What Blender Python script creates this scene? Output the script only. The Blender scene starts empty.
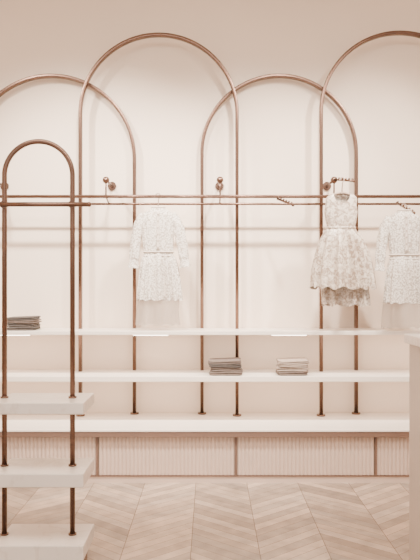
import bpy, bmesh, math, random
from mathutils import Vector, Matrix
random.seed(4)
S=bpy.context.scene
F=700.0; CZ=1.4
def W(px,py,d):
    return Vector(((px-210)/F*d, d, CZ-(py-285)/F*d))
def X(px,d): return (px-210)/F*d
def Z(py,d): return CZ-(py-285)/F*d

# ---------- materials ----------
def mat(name,col,rough=0.5,metal=0.0,var=0.04,scale=6,bump=0.0,bscale=200,emit=None,estr=0,spec=0.5,attr=None,vein=None):
    m=bpy.data.materials.new(name); m.use_nodes=True
    nt=m.node_tree; b=nt.nodes['Principled BSDF']
    b.inputs['Roughness'].default_value=rough; b.inputs['Metallic'].default_value=metal
    b.inputs['Specular IOR Level'].default_value=spec
    tc=nt.nodes.new('ShaderNodeTexCoord')
    src=tc.outputs['Object']
    n=nt.nodes.new('ShaderNodeTexNoise'); n.inputs['Scale'].default_value=scale; n.inputs['Detail'].default_value=4
    nt.links.new(src,n.inputs['Vector'])
    r=nt.nodes.new('ShaderNodeValToRGB')
    r.color_ramp.elements[0].position=0.3; r.color_ramp.elements[1].position=0.7
    r.color_ramp.elements[0].color=[max(0,c*(1-var)) for c in col]+[1]
    r.color_ramp.elements[1].color=[min(1,c*(1+var)) for c in col]+[1]
    nt.links.new(n.outputs['Fac'],r.inputs['Fac'])
    out=r.outputs['Color']
    if vein:
        n3=nt.nodes.new('ShaderNodeTexNoise'); n3.inputs['Scale'].default_value=4; n3.inputs['Detail'].default_value=6; n3.inputs['Distortion'].default_value=1.5
        nt.links.new(src,n3.inputs['Vector'])
        r3=nt.nodes.new('ShaderNodeValToRGB'); e=r3.color_ramp.elements
        e[0].position=0.46; e[0].color=(1,1,1,1); e[1].position=0.54; e[1].color=(1,1,1,1)
        k=e.new(0.5); k.color=list(vein)+[1]
        nt.links.new(n3.outputs['Fac'],r3.inputs['Fac'])
        mx=nt.nodes.new('ShaderNodeMix'); mx.data_type='RGBA'; mx.blend_type='MULTIPLY'; mx.inputs[0].default_value=1
        nt.links.new(out,mx.inputs[6]); nt.links.new(r3.outputs['Color'],mx.inputs[7]); out=mx.outputs[2]
    if attr:
        a=nt.nodes.new('ShaderNodeAttribute'); a.attribute_name=attr
        mx=nt.nodes.new('ShaderNodeMix'); mx.data_type='RGBA'; mx.blend_type='MULTIPLY'; mx.inputs[0].default_value=1
        nt.links.new(out,mx.inputs[6]); nt.links.new(a.outputs['Color'],mx.inputs[7]); out=mx.outputs[2]
    nt.links.new(out,b.inputs['Base Color'])
    if bump>0:
        n2=nt.nodes.new('ShaderNodeTexNoise'); n2.inputs['Scale'].default_value=bscale; n2.inputs['Detail'].default_value=3
        nt.links.new(src,n2.inputs['Vector'])
        bp=nt.nodes.new('ShaderNodeBump'); bp.inputs['Strength'].default_value=bump; bp.inputs['Distance'].default_value=0.01
        nt.links.new(n2.outputs['Fac'],bp.inputs['Height']); nt.links.new(bp.outputs['Normal'],b.inputs['Normal'])
    if emit:
        b.inputs['Emission Color'].default_value=list(emit)+[1]; b.inputs['Emission Strength'].default_value=estr
    return m
M_wall=mat('plaster_wall',(0.85,0.70,0.575),0.85,var=0.015,scale=2,bump=0.05,bscale=60)
M_ceil=mat('ceiling_paint',(0.84,0.78,0.72),0.9,var=0.01)
M_bronze=mat('rose_bronze_metal',(0.15,0.084,0.06),0.27,metal=0.75,var=0.05,scale=15)
M_trim=mat('bronze_trim',(0.20,0.12,0.088),0.5,metal=0.2)
M_shelf=mat('white_lacquer',(0.82,0.72,0.63),0.35,var=0.01)
M_marble=mat('pale_stone_shelf',(0.70,0.61,0.54),0.3,var=0.05,scale=3,vein=(0.9,0.87,0.85))
M_drawer=mat('blush_drawer_lacquer',(0.60,0.45,0.365),0.5,var=0.02)
M_plinth=mat('plinth_lacquer',(0.50,0.39,0.32),0.5,var=0.02)
M_floor=mat('oak_plank',(0.40,0.30,0.228),0.42,var=0.20,scale=9,attr='pc',bump=0.05,bscale=30)
M_gap=mat('floor_gap',(0.20,0.135,0.10),0.8)
M_led=mat('led_strip',(1,0.9,0.8),0.5,emit=(1,0.87,0.74),estr=12)
M_fill_panel=mat('fill_panel_glow',(1,0.95,0.9),0.5,emit=(1,0.9,0.8),estr=8)  # glow for the added ceiling fill panel
M_grey=mat('knit_grey',(0.085,0.068,0.06),0.95,var=0.15,scale=40,bump=0.4,bscale=300)
M_taupe=mat('knit_taupe',(0.15,0.11,0.09),0.95,var=0.12,scale=40,bump=0.4,bscale=300)
M_cream=mat('knit_cream',(0.36,0.275,0.22),0.95,var=0.1,scale=40,bump=0.4,bscale=300)
M_pearl=mat('pearl_button',(0.55,0.43,0.36),0.25)
M_hanger=mat('hanger_wood',(0.38,0.27,0.205),0.45)
M_counter=mat('counter_lacquer',(0.50,0.41,0.345),0.45,var=0.02)

def fabric(name,c1,c2,scale,alpha=1.0,voro=True,rough=0.8,th=(0.35,0.6),bstr=0.5):
    m=bpy.data.materials.new(name); m.use_nodes=True; nt=m.node_tree; b=nt.nodes['Principled BSDF']
    b.inputs['Roughness'].default_value=rough
    tc=nt.nodes.new('ShaderNodeTexCoord')
    n=nt.nodes.new('ShaderNodeTexNoise'); n.inputs['Scale'].default_value=scale*0.7; n.inputs['Detail'].default_value=3; n.inputs['Distortion'].default_value=1.2
    v=nt.nodes.new('ShaderNodeTexVoronoi'); v.inputs['Scale'].default_value=scale
    nt.links.new(tc.outputs['Object'],n.inputs['Vector']); nt.links.new(tc.outputs['Object'],v.inputs['Vector'])
    r=nt.nodes.new('ShaderNodeValToRGB'); r.color_ramp.elements[0].position=th[0]; r.color_ramp.elements[1].position=th[1]
    r.color_ramp.elements[0].color=list(c1)+[1]; r.color_ramp.elements[1].color=list(c2)+[1]
    nt.links.new((v.outputs['Distance'] if voro else n.outputs['Fac']),r.inputs['Fac'])
    nt.links.new(r.outputs['Color'],b.inputs['Base Color'])
    bp=nt.nodes.new('ShaderNodeBump'); bp.inputs['Strength'].default_value=bstr; bp.inputs['Distance'].default_value=0.004
    nt.links.new((v.outputs['Distance'] if voro else n.outputs['Fac']),bp.inputs['Height']); nt.links.new(bp.outputs['Normal'],b.inputs['Normal'])
    if alpha<1:
        mr=nt.nodes.new('ShaderNodeMapRange'); mr.inputs['From Min'].default_value=th[0]; mr.inputs['From Max'].default_value=th[1]
        mr.inputs['To Min'].default_value=0.95; mr.inputs['To Max'].default_value=alpha
        nt.links.new(v.outputs['Distance'],mr.inputs['Value']); nt.links.new(mr.outputs[0],b.inputs['Alpha'])
    return m
M_lace=fabric('ivory_lace',(0.82,0.75,0.68),(0.58,0.48,0.40),85,alpha=0.65,th=(0.35,0.75),bstr=0.5)
M_slip=fabric('ivory_slip',(0.70,0.60,0.52),(0.66,0.56,0.48),60,bstr=0.2)
M_broc=fabric('floral_brocade',(0.34,0.25,0.19),(0.70,0.60,0.50),52,voro=False,rough=0.33,th=(0.40,0.60),bstr=0.3)
M_sheer=bpy.data.materials.new('sheer_tulle'); M_sheer.use_nodes=True
M_sheer.node_tree.nodes['Principled BSDF'].inputs['Base Color'].default_value=(0.5,0.41,0.34,1)
M_sheer.node_tree.nodes['Principled BSDF'].inputs['Alpha'].default_value=0.4

# ---------- mesh helpers ----------
def finish(bm,name,m,parent=None,smooth=False,bevel=0,sub=0):
    bmesh.ops.recalc_face_normals(bm,faces=bm.faces[:])
    me=bpy.data.meshes.new(name); bm.to_mesh(me); bm.free()
    o=bpy.data.objects.new(name,me); S.collection.objects.link(o)
    for mm in (m if isinstance(m,(list,tuple)) else [m]): me.materials.append(mm)
    if smooth:
        for p in me.polygons: p.use_smooth=True
    if bevel>0:
        md=o.modifiers.new('bevel','BEVEL'); md.width=bevel; md.segments=2; md.limit_method='ANGLE'
    if parent: o.parent=parent
    return o
def empty(name,loc=(0,0,0)):
    o=bpy.data.objects.new(name,None); o.empty_display_size=0.1; S.collection.objects.link(o); return o
def bbox(bm,x0,x1,y0,y1,z0,z1,mi=0):
    vs=[bm.verts.new((x,y,z)) for x in (x0,x1) for y in (y0,y1) for z in (z0,z1)]
    for f in ((0,1,3,2),(4,6,7,5),(0,4,5,1),(2,3,7,6),(0,2,6,4),(1,5,7,3)):
        fc=bm.faces.new([vs[i] for i in f]); fc.material_index=mi
def box(name,x0,x1,y0,y1,z0,z1,m,parent=None,bevel=0):
    bm=bmesh.new(); bbox(bm,x0,x1,y0,y1,z0,z1); return finish(bm,name,m,parent,bevel=bevel)
def tube(bm,pts,rad,n=14,closed_ends=True,mi=0,flat=None):
    pts=[Vector(p) for p in pts]; rings=[]
    up=None
    for i,p in enumerate(pts):
        t=(pts[min(i+1,len(pts)-1)]-pts[max(i-1,0)]).normalized()
        if up is None:
            up=Vector((0,1,0)) if abs(t.y)<0.9 else Vector((1,0,0))
        a=(up-t*up.dot(t)).normalized(); b=t.cross(a); up=a
        r=rad[i] if isinstance(rad,(list,tuple)) else rad
        fl=flat if flat else 1.0
        rings.append([bm.verts.new(p+a*math.cos(k*2*math.pi/n)*r*fl+b*math.sin(k*2*math.pi/n)*r) for k in range(n)])
    for i in range(len(rings)-1):
        for k in range(n):
            f=bm.faces.new((rings[i][k],rings[i][(k+1)%n],rings[i+1][(k+1)%n],rings[i+1][k])); f.material_index=mi; f.smooth=True
    if closed_ends:
        bm.faces.new(rings[0]).material_index=mi; bm.faces.new(rings[-1]).material_index=mi
def ball(bm,c,r,mi=0,u=16,v=10):
    ret=bmesh.ops.create_uvsphere(bm,u_segments=u,v_segments=v,radius=r,matrix=Matrix.Translation(Vector(c)))
    for vv in ret['verts']:
        for f in vv.link_faces: f.smooth=True; f.material_index=mi
def disc(bm,c,r,h,axis='z',n=24):
    c=Vector(c)
    ax={'z':Vector((0,0,1)),'y':Vector((0,1,0)),'x':Vector((1,0,0))}[axis]
    tube(bm,[c-ax*h/2,c+ax*h/2],r,n=n)

# ---------- room ----------
WY=5.6; RX0,RX1=-3.6,3.6; CH=3.95; Y0=-0.6
box('wall_back',RX0,RX1,WY,WY+0.15,0,CH,M_wall)
box('wall_left',RX0-0.15,RX0,Y0,WY+0.15,0,CH,M_wall)
box('wall_right',RX1,RX1+0.15,Y0,WY+0.15,0,CH,M_wall)
box('ceiling',RX0-0.15,RX1+0.15,Y0,WY+0.15,CH,CH+0.12,M_ceil)
# chevron floor
bm=bmesh.new(); cl=bm.loops.layers.float_color.new('pc')
bbox(bm,RX0-.15,RX1+.15,Y0,WY+.15,-0.06,-0.006,mi=1)
cw=0.36; pw=0.068; rise=0.32; g=0.0016
nc=int((RX1-RX0)/cw)+2
for c in range(nc):
    xa=RX0+c*cw-0.10; xb=xa+cw; s=1 if c%2 else -1
    if xa>=RX1: break
    xa2=max(xa,RX0); xb2=min(xb,RX1)
    y=Y0-rise
    pitch=pw*math.sqrt(cw*cw+rise*rise)/cw
    while y<WY+rise:
        def yy(x): 
            t=(x-xa)/cw
            return y+(rise*t if s>0 else rise*(1-t))
        ya,yb=yy(xa2+g),yy(xb2-g)
        q=[(xa2+g,ya+g),(xb2-g,yb+g),(xb2-g,yb+pitch-g),(xa2+g,ya+pitch-g)]
        q=[(a,min(max(b,Y0),WY)) for a,b in q]
        k=0.72+0.56*random.random(); w=random.uniform(-0.03,0.03)
        k*=(1.05 if s>0 else 0.95)
        colr=(k*(1+w),k,k*(1-w),1)
        if max(b for a,b in q)-min(b for a,b in q)>0.004 and len(set(q))==4:
            vs=[bm.verts.new((a,b,0)) for a,b in q]
            try:
                f=bm.faces.new(vs)
                for l in f.loops: l[cl]=colr
            except Exception: pass
        y+=pitch
finish(bm,'floor',[M_floor,M_gap])

# ---------- built in display plinth with drawers ----------
DF=4.95; PT=Z(430,4.93)
unit=empty('display_cabinet')
UX0,UX1=RX0+0.004,RX1-0.004
box('carcass',UX0,UX1,DF+0.03,WY-0.003,0.05,PT-0.055,M_plinth,unit)
box('platform_top',UX0,UX1,DF-0.03,WY-0.003,PT-0.012,PT,M_shelf,unit,bevel=0.002)
box('platform_edge_trim',UX0,UX1,DF-0.026,DF+0.05,PT-0.05,PT-0.012,M_trim,unit)
zt=PT-0.052; zb=0.052
box('kick_plinth',UX0,UX1,DF+0.005,DF+0.06,0,zb-0.004,M_drawer,unit)
bm=bmesh.new()
divs=[X(p,DF) for p in (-184,-43,97,236,376,516,656)]
for d in divs: bbox(bm,d-0.006,d+0.006,DF-0.002,DF+0.03,zb-0.004,zt+0.002)
bbox(bm,UX0,UX1,DF-0.001,DF+0.03,zb-0.007,zb)
finish(bm,'divider_frame',M_trim,unit)
edges=[UX0]+divs+[UX1]
bm=bmesh.new()
for a,b in zip(edges[:-1],edges[1:]):
    a+=0.009; b-=0.009
    if b-a<0.05: continue
    nr=max(2,round((b-a)/0.0275)); seg=8; cols=[]
    for i in range(nr*seg+1):
        x=a+(b-a)*i/(nr*seg); ph=(i%seg)/seg
        yv=DF+0.012-0.008*math.sin(math.pi*ph)
        cols.append((bm.verts.new((x,yv,zb+0.003)),bm.verts.new((x,yv,zt-0.003))))
    for i in range(len(cols)-1):
        f=bm.faces.new((cols[i][0],cols[i+1][0],cols[i+1][1],cols[i][1]))
    bbox(bm,a,b,DF+0.0125,DF+0.029,zb+0.003,zt-0.003)
finish(bm,'fluted_drawer_fronts',M_drawer,unit)

# ---------- shelves ----------
def wall_shelf(zt,yf,th,leds):
    p=empty('wall_shelf')
    box('board',UX0,UX1,yf,WY-0.003,zt-th,zt,M_shelf,p,bevel=0.003)
    if leds:
        bm=bmesh.new()
        for l in leds:
            bbox(bm,X(l,yf)-0.13,X(l,yf)+0.13,yf+0.05,yf+0.075,zt-th-0.008,zt-th-0.0005)
        finish(bm,'led_profile',M_led,p)
    # long LED strip lamp recessed under the board
    l=bpy.data.lights.new('led_strip_light','AREA'); l.shape='RECTANGLE'; l.size=5.2; l.size_y=0.03; l.energy=9; l.color=(1,0.88,0.76)
    o=bpy.data.objects.new('led_strip_light',l); S.collection.objects.link(o); o.parent=p
    o.location=(0,yf+0.10,zt-th-0.006); o.rotation_euler=(math.radians(25),0,0)
    return p
Z1=Z(331,5.2); Z2=Z(376.5,5.15)
wall_shelf(Z1,5.2,0.03,(10,150,290,430))
wall_shelf(Z2,5.15,0.04,None)

# ---------- arches ----------
def arch(px0,px1,pytop,d):
    x0,x1=X(px0,d),X(px1,d); r=(x1-x0)/2; cx=(x0+x1)/2; zt=Z(pytop,d); cz=zt-r
    w,dep=0.026,0.05
    path=[((x0,PT+0.002),(-1,0))]
    n=64
    for i in range(n+1):
        a=math.pi-math.pi*i/n
        path.append(((cx+r*math.cos(a),cz+r*math.sin(a)),(math.cos(a),math.sin(a))))
    path.append(((x1,PT+0.002),(1,0)))
    bm=bmesh.new(); rings=[]
    prof=[]
    for (sx,sy) in ((1,1),(-1,1),(-1,-1),(1,-1)):
        a0={(1,1):0,(-1,1):90,(-1,-1):180,(1,-1):270}[(sx,sy)]
        for k in range(4):
            a=math.radians(a0+30*k); rr=0.006
            prof.append((sx*(w/2-rr)+rr*math.cos(a),sy*(dep/2-rr)+rr*math.sin(a)))
    for (c,nrm) in path:
        rings.append([bm.verts.new((c[0]+nrm[0]*u,d+v,c[1]+nrm[1]*u)) for u,v in prof])
    m=len(prof)
    for i in range(len(rings)-1):
        for k in range(m):
            bm.faces.new((rings[i][k],rings[i][(k+1)%m],rings[i+1][(k+1)%m],rings[i+1][k])).smooth=True
    bm.faces.new(rings[0]); bm.faces.new(rings[-1])
    for x in (x0,x1): disc(bm,(x,d,PT+0.007),0.034,0.012)
    return finish(bm,'arch_frame',M_bronze)
DB,DA=5.54,5.46
arch(-31,134.5,76,DB); arch(80.5,237,35,DA); arch(202,356,76,DB); arch(321,478,33,DA)

# ---------- hanging rail ----------
rail=empty('hanging_rail')
RD=5.27; RZ=Z(196.5,RD); RB=5.42; RBZ=Z(204,RB)
rx0=X(-90,RD); rx1=X(520,RD)
bm=bmesh.new()
tube(bm,[(rx0,RD,RZ),(rx1,RD,RZ)],0.0125)
ball(bm,(rx0,RD,RZ),0.018); ball(bm,(rx1,RD,RZ),0.018)
finish(bm,'front_tube',M_bronze,rail)
bm=bmesh.new()
tube(bm,[(rx0,RB,RBZ),(rx1,RB,RBZ)],0.009)
for p in (-8,106,220,334,448):
    x=X(p,RD); tube(bm,[(x,RD,RZ),(x,RB,RBZ),],0.006,n=8)
finish(bm,'rear_tube',M_bronze,rail)
bm=bmesh.new()
for p in (-8,106,220,334,448):
    x=X(p,RD); za=Z(180,RD)
    disc(bm,(x,WY-0.008,za),0.034,0.014,'y')
    tube(bm,[(x,WY-0.01,za),(x,RD,za)],0.010,n=12)
    ball(bm,(x,RD,za),0.026)
    tube(bm,[(x,RD,za),(x,RD,RZ)],0.006,n=10)
finish(bm,'wall_brackets',M_bronze,rail)

def faceout(p0,p1,n=6,pin=0.012):
    bm=bmesh.new(); p0=Vector(p0); p1=Vector(p1)
    tube(bm,[p0,p1],0.0075,n=10); 
    for i in range(n):
        q=p0.lerp(p1,(i+0.5)/n)
        tube(bm,[q,q+Vector((0,0,pin))],0.004,n=8); ball(bm,q+Vector((0,0,pin)),0.008,u=10,v=8)
    ball(bm,p1,0.012)
    # the arm is part of the hanging rail
    return finish(bm,'faceout_arm',M_bronze,rail)
faceout((X(334,RD),RD-0.02,Z(180,RD)),(X(354,5.10),5.10,Z(181,5.10)))
faceout((X(277,RD),RD-0.012,Z(199,RD)),(X(293,5.12),5.12,Z(205,5.12)))
faceout((X(396,RD),RD-0.012,Z(203,RD)),(X(414,5.10),5.10,Z(213,5.10)))

# ---------- hangers and garments ----------
def hanger(pcx,pytop,d,pyneck,halfw,drop,hookr=0.016):
    bm=bmesh.new(); x=X(pcx,d); zt=Z(pytop,d); zn=Z(pyneck,d)
    pts=[]
    cz=zt-hookr
    for i in range(15):
        a=math.radians(200-230*i/14)
        pts.append((x+hookr*math.cos(a),d,cz+hookr*math.sin(a)))
    pts.append((x+0.004,d,cz-hookr*1.2)); pts.append((x,d,zn))
    tube(bm,pts,0.004,n=8)
    arm=[]
    for i in range(21):
        t=-1+i/10
        arm.append((x+t*halfw,d,zn-drop*abs(t)**1.4-0.004))
    tube(bm,arm,0.008,n=10,flat=0.7)
    ball(bm,arm[0],0.009,u=10,v=8); ball(bm,arm[-1],0.009,u=10,v=8)
    return finish(bm,'clothes_hanger',M_hanger)

def interp(rows,t):
    n=len(rows)-1; f=t*n; i=min(int(f),n-1); u=f-i
    p0=rows[max(i-1,0)];p1=rows[i];p2=rows[i+1];p3=rows[min(i+2,n)]
    return [0.5*((2*b)+(-a+c)*u+(2*a-5*b+4*c-e)*u*u+(-a+3*b-3*c+e)*u**3) for a,b,c,e in zip(p0,p1,p2,p3)]
def shell(bm,rows,d,folds=9,seed=0,n=120,m=60,mi=0,hemwave=0.0,scoop=None):
    """scoop=(px,py,rx,rz) front neckline cut-out"""
    rnd=random.Random(seed); ph=[rnd.uniform(0,6.28) for _ in range(4)]
    rings=[]
    for j in range(m+1):
        py,xl,xr,hd,amp=interp(rows,j/m)
        z=Z(py,d); cx=(X(xl,d)+X(xr,d))/2; hw=(X(xr,d)-X(xl,d))/2
        ring=[]
        for k in range(n):
            a=2*math.pi*k/n
            c,s=math.cos(a),math.sin(a)
            f1=1-abs(math.sin(folds*0.5*a+ph[0]*0.5+0.2*math.sin(j/m*3)))*1.6
            rip=amp*(0.6*f1+0.35*math.sin((folds+4)*a+ph[1])+0.35*math.sin(3*a+ph[2]+j/m*2))
            ex=math.copysign(abs(c)**0.85,c); ey=math.copysign(abs(s)**0.7,s)
            zz=z+(hemwave*math.sin(folds*a+ph[0]) if j==m else 0)
            ring.append(bm.verts.new((cx+hw*ex+rip*c*0.5, d+hd*ey+rip*s, zz)))
        rings.append(ring)
    for j in range(m):
        for k in range(n):
            q=(rings[j][k],rings[j][(k+1)%n],rings[j+1][(k+1)%n],rings[j+1][k])
            if scoop:
                cc=sum((v.co for v in q),Vector())/4
                if cc.y<d+0.004 and ((cc.x-X(scoop[0],d))/(scoop[2]/F*d))**2+((cc.z-Z(scoop[1],d))/(scoop[3]/F*d))**2<1: continue
            f=bm.faces.new(q); f.smooth=True; f.material_index=mi
def sleeve(bm,pts,d,mi=0,seed=0,cuff=True,yo=0.0):
    m=26; n=28; rings=[]; rows=[list(p) for p in pts]
    for j in range(m+1):
        x,y,r=interp(rows,j/m); x2,y2,_=interp(rows,min(1,(j+1)/m)); x1,y1,_=interp(rows,max(0,(j-1)/m))
        t=Vector((x2-x1,0,-(y2-y1))).normalized(); side=Vector((t.z,0,-t.x))
        c=W(x,y,d); c.y+=yo; rr=r/F*d
        ring=[]
        for k in range(n):
            a=2*math.pi*k/n
            w=1+0.10*math.sin(5*a+j*0.25+seed)+0.05*math.sin(j*1.5+3*a)
            ring.append(bm.verts.new(c+side*rr*w*math.cos(a)+Vector((0,1,0))*rr*0.75*w*math.sin(a)))
        rings.append(ring)
    for j in range(m):
        for k in range(n):
            f=bm.faces.new((rings[j][k],rings[j][(k+1)%n],rings[j+1][(k+1)%n],rings[j+1][k])); f.smooth=True; f.material_index=mi

def lace_dress(cx,d,py0,seed):
    root=empty('lace_dress'); o=cx-158; q=py0-208
    R=lambda rows:[(a+q,b+o,c+o,e,f) for a,b,c,e,f in rows]
    bm=bmesh.new()
    shell(bm,R([(208,152,165,0.022,0),(210.5,148.5,168.5,0.03,0),(214,143,173,0.04,0.001),(219,140.5,175.5,0.045,0.003),(232,142,174,0.045,0.005),
        (248,143.5,173,0.042,0.006),(254,144,173,0.04,0.006),(262,141.5,176,0.055,0.018),(280,139,179,0.06,0.026),(300,137.5,181,0.065,0.032)]),d,folds=14,seed=seed,n=168,hemwave=0.006)
    finish(bm,'bodice_and_skirt',M_lace,root,smooth=True)
    bm=bmesh.new()
    shell(bm,R([(222,145,171,0.03,0),(250,146,171,0.03,0.002),(275,142,176,0.035,0.004),(297,140,178,0.035,0.006)]),d,folds=8,seed=seed+1)
    finish(bm,'slip_lining',M_slip,root,smooth=True)
    bm=bmesh.new()
    shell(bm,R([(296,138,180,0.04,0.008),(310,137,179,0.05,0.014),(325,136,180,0.055,0.02)]),d,folds=10,seed=seed+2,m=20,hemwave=0.004)
    finish(bm,'tulle_underskirt',M_sheer,root,smooth=True)
    bm=bmesh.new()
    sleeve(bm,[(145+o,215+q,5.5),(139.5+o,226+q,5.8),(136+o,242+q,5.2),(134.5+o,256+q,5),(134+o,261+q,4.2),(133.5+o,268+q,5.8)],d,seed=seed)
    sleeve(bm,[(171+o,215+q,5.5),(177.5+o,226+q,5.8),(181.5+o,242+q,5.2),(183.5+o,256+q,5),(184.5+o,260+q,4.2),(185.5+o,267+q,5.8)],d,seed=seed+3)
    finish(bm,'sleeves',M_lace,root,smooth=True)
    bm=bmesh.new()
    for (py,xl,xr,hd,r) in ((207.5,152,165,0.022,0.006),(252,143.5,173.5,0.044,0.006),(256,143.5,173.5,0.044,0.004)):
        pts=[]
        for k in range(49):
            a=2*math.pi*k/48; c,s=math.cos(a),math.sin(a)
            pts.append((X((xl+xr)/2+o,d)+(xr-xl)/2/F*d*math.copysign(abs(c)**.85,c),d+hd*math.copysign(abs(s)**.7,s),Z(py+q,d)))
        tube(bm,pts,r,n=8,closed_ends=False)
    pl=[]
    for i in range(20):
        t=i/19; pl.append((X(158.5+o,d),d-0.047-0.006*t,Z(212+q+38*t,d)))
    tube(bm,pl,0.010,n=8,flat=0.3)
    finish(bm,'trim_bands',M_slip,root,smooth=True)
    bm=bmesh.new()
    for i in range(6): ball(bm,(X(158.5+o,d),d-0.054-0.005*i/5,Z(215+q+6.5*i,d)),0.0055,u=10,v=8)
    finish(bm,'buttons',M_pearl,root)
lace_dress(158,5.25,208,11)
hanger(158,193.5,5.27,208,0.085,0.03,hookr=0.019)
lace_dress(404,5.12,211,23)
hanger(404,204,5.12,211,0.085,0.03)

D2=5.13
root=empty('brocade_party_dress')
bm=bmesh.new()
shell(bm,[(193.5,333,350,0.018,0),(195,329,354,0.026,0),(199,326.0,357,0.034,0),(205,325.5,356.5,0.040,0),(212,324.5,357.5,0.045,0.001),(220,325.5,356.5,0.045,0.001),(227,327,355,0.042,0.001),(230,326,356,0.048,0.006),
   (238,321.5,362,0.07,0.022),(252,317,368,0.085,0.036),(268,313.5,371.5,0.095,0.046),(288,312,374,0.105,0.055)],D2,folds=13,seed=5,n=208,m=72,hemwave=0.012,
   scoop=(341.5,193,8.5,10.5))
shell(bm,[(270,322,364,0.05,0.010),(288,321,367,0.06,0.024),(305,322,369,0.07,0.034)],D2+0.035,folds=10,seed=8,n=160,m=24,hemwave=0.01)
finish(bm,'bodice_and_skirt',M_broc,root,smooth=True)
bm=bmesh.new()
pts=[]
for k in range(49):
    a=2*math.pi*k/48; c,s=math.cos(a),math.sin(a)
    pts.append((X(341,D2)+14/F*D2*math.copysign(abs(c)**.85,c),D2+0.047*math.copysign(abs(s)**.7,s),Z(228,D2)))
tube(bm,pts,0.011,n=8,closed_ends=False,flat=0.4)
finish(bm,'waist_sash',M_broc,root,smooth=True)
hanger(342,177.5,D2,192,0.075,0.02)

# ---------- folded stacks ----------
def stack(pc,d,z,w,dep,hs,mats,seed):
    rnd=random.Random(seed); bm=bmesh.new(); zz=z+0.001
    for i,h in enumerate(hs):
        ww=w*rnd.uniform(0.90,1.0); cx=X(pc,d)+rnd.uniform(-.008,.008); rot=rnd.uniform(-.08,.08)
        for lay in range(2):
            hh=h/2
            n=40; rings=[]
            ks=7
            for j in range(ks+1):
                t=-1+2*j/ks; sc=(1-abs(t)**3)**(1/3) if abs(t)<1 else 0
                edge=0.5*hh*(1-sc)
                ring=[]
                for k in range(n):
                    a=2*math.pi*k/n; c,s=math.cos(a),math.sin(a)
                    ux=math.copysign(abs(c)**0.22,c); uy=math.copysign(abs(s)**0.22,s)
                    x=ux*(ww/2-edge*1.6+0.004*math.sin(3*a+i+lay*2)); y=uy*(dep/2-edge*1.6+0.004*math.sin(2*a+i*2))
                    x,y=x*math.cos(rot)-y*math.sin(rot),x*math.sin(rot)+y*math.cos(rot)
                    sag=0.003*math.sin(x*22+i*1.7+lay)*(1 if not(i==0 and lay==0) else 0.0)
                    ring.append(bm.verts.new((cx+x,d+y,zz+hh*(t+1)/2+sag)))
                rings.append(ring)
            for j in range(ks):
                for k in range(n):
                    f=bm.faces.new((rings[j][k],rings[j][(k+1)%n],rings[j+1][(k+1)%n],rings[j+1][k])); f.smooth=True; f.material_index=mats[i]
            bm.faces.new(rings[0]).material_index=mats[i]; bm.faces.new(rings[-1]).material_index=mats[i]
            zz+=hh
    return finish(bm,'folded_clothes_stack',[M_grey,M_taupe,M_cream])
stack(23,5.36,Z1,0.235,0.24,(0.026,0.028,0.022,0.022),(0,0,1,0),1)
stack(225,5.30,Z2,0.25,0.24,(0.03,0.03,0.026,0.024),(1,1,0,1),2)
stack(291.5,5.30,Z2,0.245,0.24,(0.03,0.03,0.026,0.024),(1,2,2,2),3)

# ---------- foreground arch rack ----------
rack=empty('arched_display_rack')
D=3.45
x0,x1=X(4.5,D),X(72.5,D); r=(x1-x0)/2; cx=(x0+x1)/2; cz=Z(141.5,D)-r
bm=bmesh.new()
pts=[(x0,D,0.14)]+[(cx+r*math.cos(math.pi-math.pi*i/48),D,cz+r*math.sin(math.pi-math.pi*i/48)) for i in range(49)]+[(x1,D,0.14)]
tube(bm,pts,0.0125,n=18)
finish(bm,'arch_tube',M_bronze,rack)
bm=bmesh.new()
zr=Z(205,D)
tube(bm,[(x0-0.11,D-0.026,zr),(X(89,D-0.026),D-0.026,zr)],0.0115,n=16)
ball(bm,(X(89,D-.026),D-0.026,zr),0.0125); ball(bm,(x0-0.11,D-0.026,zr),0.0125)
for x in (x0,x1): disc(bm,(x,D-0.012,zr),0.018,0.03,'y',n=16)
finish(bm,'cross_rail',M_bronze,rack)
sx0,sx1=X(-7,3.3),X(83.5,3.3)
for i,(py,th) in enumerate(((403,0.055),(474,0.065),(546,0.07))):
    zt_=Z(py,3.3)
    box('shelf_%d'%(i+1),sx0,sx1,3.3,3.61,zt_-th,zt_,M_marble,rack,bevel=0.004)
    bm=bmesh.new()
    for x in (x0,x1): disc(bm,(x,D,zt_+0.004),0.02,0.008)
    finish(bm,'collar_%d'%(i+1),M_bronze,rack)
box('base_plinth',sx0+0.03,sx1-0.03,3.34,3.57,0.0,Z(546,3.3)-0.0701,M_trim,rack)

# ---------- counter ----------
ct=empty('service_counter')
DC=3.4; cx0=X(404,DC); zc=Z(333.5,DC)
box('top',cx0,cx0+0.9,DC-0.75,DC,zc-0.045,zc,M_marble,ct,bevel=0.004)
box('body',cx0+0.02,cx0+0.88,DC-0.73,DC-0.02,0.08,zc-0.0455,M_counter,ct)
box('kick',cx0+0.05,cx0+0.85,DC-0.70,DC-0.05,0,0.08,M_trim,ct)

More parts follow.
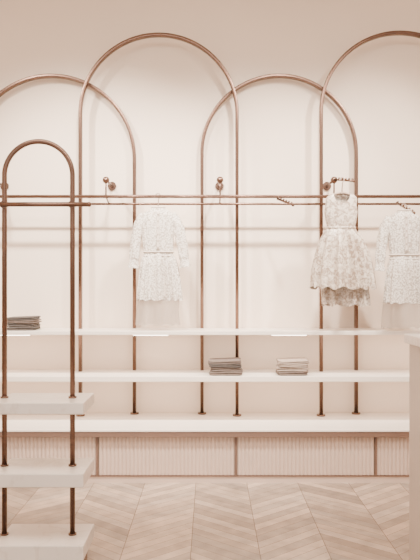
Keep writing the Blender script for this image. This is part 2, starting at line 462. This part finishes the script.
# ---------- lights ----------
def area(name,loc,rot,sx,sy,e,col):
    l=bpy.data.lights.new(name,'AREA'); l.shape='RECTANGLE'; l.size=sx; l.size_y=sy; l.energy=e; l.color=col
    o=bpy.data.objects.new(name,l); S.collection.objects.link(o); o.location=loc; o.rotation_euler=rot; return o
bm=bmesh.new()
bbox(bm,-2.0,2.0,1.4,2.6,CH-0.03,CH-0.001)
finish(bm,'ceiling_fill_panel',M_fill_panel)  # added glowing panel above the view, only there to brighten the room
area('ceiling_fill_light',(0,2.0,CH-0.04),(0,0,0),4.0,1.2,110,(1,0.92,0.82))  # added broad fill light just under that panel
area('open_side_fill',(0,-0.5,2.0),(math.radians(90),0,0),5.5,3.2,85,(1,0.93,0.85))  # added soft fill from the open side behind the camera, no window modelled
for i,(x,tx) in enumerate(((-1.9,-0.9),(-0.5,-0.75),(0.75,0.2),(1.9,1.0))):
    bm=bmesh.new(); loc=Vector((x,3.6,CH-0.10)); tgt=Vector((tx,5.55,1.45))
    dirv=(tgt-loc).normalized()
    disc(bm,(x,3.6,CH-0.008),0.04,0.014)
    tube(bm,[(x,3.6,CH-0.01),(x,3.6,CH-0.07)],0.01,n=8)
    tube(bm,[loc-dirv*0.05,loc+dirv*0.07],0.035,n=20)
    finish(bm,'ceiling_spotlight',M_ceil)
    l=bpy.data.lights.new('spot','SPOT'); l.energy=600; l.color=(1,0.915,0.81); l.spot_size=math.radians(70); l.spot_blend=0.9; l.shadow_soft_size=0.09
    o=bpy.data.objects.new('spot_beam',l); S.collection.objects.link(o); o.location=loc+dirv*0.18
    o.rotation_euler=dirv.to_track_quat('-Z','Y').to_euler()
w=bpy.data.worlds.new('world'); S.world=w; w.use_nodes=True
w.node_tree.nodes['Background'].inputs[0].default_value=(1,0.94,0.87,1); w.node_tree.nodes['Background'].inputs[1].default_value=0.8

# ---------- camera ----------
c=bpy.data.cameras.new('camera'); co=bpy.data.objects.new('camera',c); S.collection.objects.link(co); S.camera=co
co.location=(0,0,CZ); co.rotation_euler=(math.radians(90),0,0)
c.sensor_fit='VERTICAL'; c.sensor_height=24; c.sensor_width=18; c.lens=24*F/560; c.shift_y=5/560
c.clip_start=0.05
